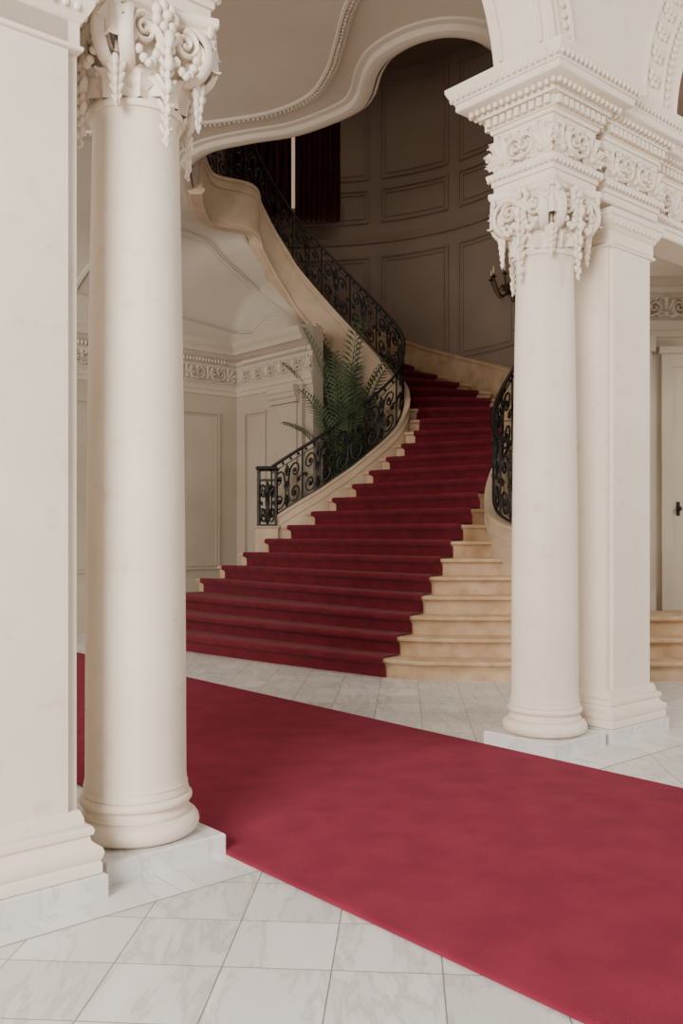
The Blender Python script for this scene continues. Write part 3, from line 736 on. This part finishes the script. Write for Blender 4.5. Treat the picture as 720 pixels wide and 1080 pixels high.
for i in range(18):
    az=i*2.399+.3; lv=i/17
    el=math.radians(89-19*lv); L=(3.05-1.45*lv)*(.9+.18*random.random())
    frond(az,el,L,.40+.85*lv,2.0).build('frond',M_leaf,pe,recalc=False)
# ------------------------------------------------------------ curtains and window
def curtain(x0,x1,y,z0,z1,name,label):
    mb=MB(); n=90; rows=[]
    for zi in range(9):
        z=z1+(z0-z1)*zi/8; rows.append([Vector((x0+(x1-x0)*i/n,y+.06*math.sin(i*.6+.2*zi)+.015*math.sin(i*2.1),z)) for i in range(n+1)])
    mb.grid(rows)
    for i in range(0,n,1): mb.tube([(x0+(x1-x0)*i/n,y+.06*math.sin(i*.6+1.6)+.015*math.sin(i*2.1),z0+.02),(x0+(x1-x0)*i/n,y+.06*math.sin(i*.6+1.6)+.015*math.sin(i*2.1),z0-.07)],.007,4)
    o=mb.build(name,M_curt,origin=((x0+x1)/2,y,z0),recalc=False); lab(o,label,'curtain','stair window curtains'); return o
curtain(-2.1,-.915,16.82,7.30,9.9,'curtain','dark maroon pleated curtain with fringed hem')
curtain(-.85,-.02,16.82,7.30,9.9,'curtain.001','dark maroon pleated curtain with fringed hem')
mb=MB(); 
for x in (-2.1,-.97,-.84,-.1): mb.box(x-.02,x+.02,16.93,17.0,7.5,9.9)
mb.box(-2.13,-.07,16.93,17.0,7.42,7.5); we=mb.build('window_1',M_stone); struct(we,'tall stair window behind curtains')
gm,nt,b=newmat('daylit_window_glass'); b.inputs['Emission Color'].default_value=(1,.68,.5,1); b.inputs['Emission Strength'].default_value=.4; b.inputs['Base Color'].default_value=(.6,.5,.4,1); b.inputs['Roughness'].default_value=.2
mb=MB(); mb.box(-2.1,-.1,16.97,16.99,7.5,9.9); g=mb.build('window_pane',gm); g.parent=we
# ------------------------------------------------------------ sconce
sp=Vector((2.72,14.75,5.45)); se=empty('wall_sconce',sp,0,'dark wrought metal wall sconce with candle arms on curved wall','wall light')
nd=Vector((-.93,-.36,0)).normalized(); td=Vector((-nd.y,nd.x,0))
mb=MB(); mb.ell((0.05,.02,0),.07,.07,.16,12,8); mb.ell((.05,.02,-.17),.03,.03,.06); mb.ell((.05,.02,.18),.03,.03,.07); mb.build('backplate',M_brass,se)
ends=[]
for k in (-1,0,1):
    mb=MB()
    d=(nd+td*k*.9).normalized(); pts=[]
    for i in range(20):
        f=i/19; pts.append(d*(.03+.28*f)+Vector((0,0,-.02-.15*math.sin(f*pi*1.05)+.12*f*f)))
    mb.tube(pts,.018,7); ends.append(pts[-1])
    pts=[d*(.12+.06*(1-i/20)*math.cos(i*.5))+Vector((0,0,-.02+.06*(1-i/20)*math.sin(i*.5))) for i in range(20)]; mb.tube(pts,.012,5)
    mb.build('arm',M_brass,se)
for q in ends:
    mb=MB(); mb.lathe([(.008,q.z),(.045,q.z+.02),(.05,q.z+.03),(.018,q.z+.035),(.02,q.z+.06),(.016,q.z+.07)],12,(q.x,q.y)); mb.build('candle_cup',M_brass,se)
    mb=MB(); mb.lathe([(.013,q.z+.06),(.013,q.z+.17),(.004,q.z+.19)],10,(q.x,q.y)); mb.build('candle',M_candle,se)
# ------------------------------------------------------------ lights
def area(name,loc,target,sx,sy,power,color):
    l=bpy.data.lights.new(name,'AREA'); l.shape='RECTANGLE'; l.size=sx;l.size_y=sy;l.energy=power;l.color=color
    o=bpy.data.objects.new(name,l); COL.objects.link(o); o.location=loc
    o.rotation_euler=(Vector(target)-Vector(loc)).to_track_quat('-Z','Y').to_euler(); return o
area('window_light',(-3.6,-3.8,3.9),(1.4,7,1.6),3.8,3.0,1500,(1,.95,.885))
area('side_fill_light',(7.5,5.0,5.0),(0,10,0.4),2.6,2.6,260,(1,.93,.84))  # fill lamp added on the right to brighten the hall and stair
area('hall_fill_light',(-7.5,6.5,4.6),(0,12,1.2),3.4,2.8,280,(1,.94,.86))  # fill lamp added high on the left so stair treads read brighter
area('stairwell_fill_light',(0.3,13.3,9.9),(0.3,13.6,0),2.5,2.5,42,(1,.88,.74))  # weak warm lamp added under the upper ceiling to lift the well
w=bpy.data.worlds.new('world'); scene.world=w; w.use_nodes=True
w.node_tree.nodes['Background'].inputs[0].default_value=(1,.95,.89,1); w.node_tree.nodes['Background'].inputs[1].default_value=.48
# ------------------------------------------------------------ camera
cd=bpy.data.cameras.new('camera'); cam=bpy.data.objects.new('camera',cd); COL.objects.link(cam)
cam.location=(0,0,H); cam.rotation_euler=(pi/2,0,0); cd.sensor_fit='VERTICAL'; cd.sensor_height=36; cd.lens=F/1080*36; cd.shift_y=22/1080
scene.camera=cam
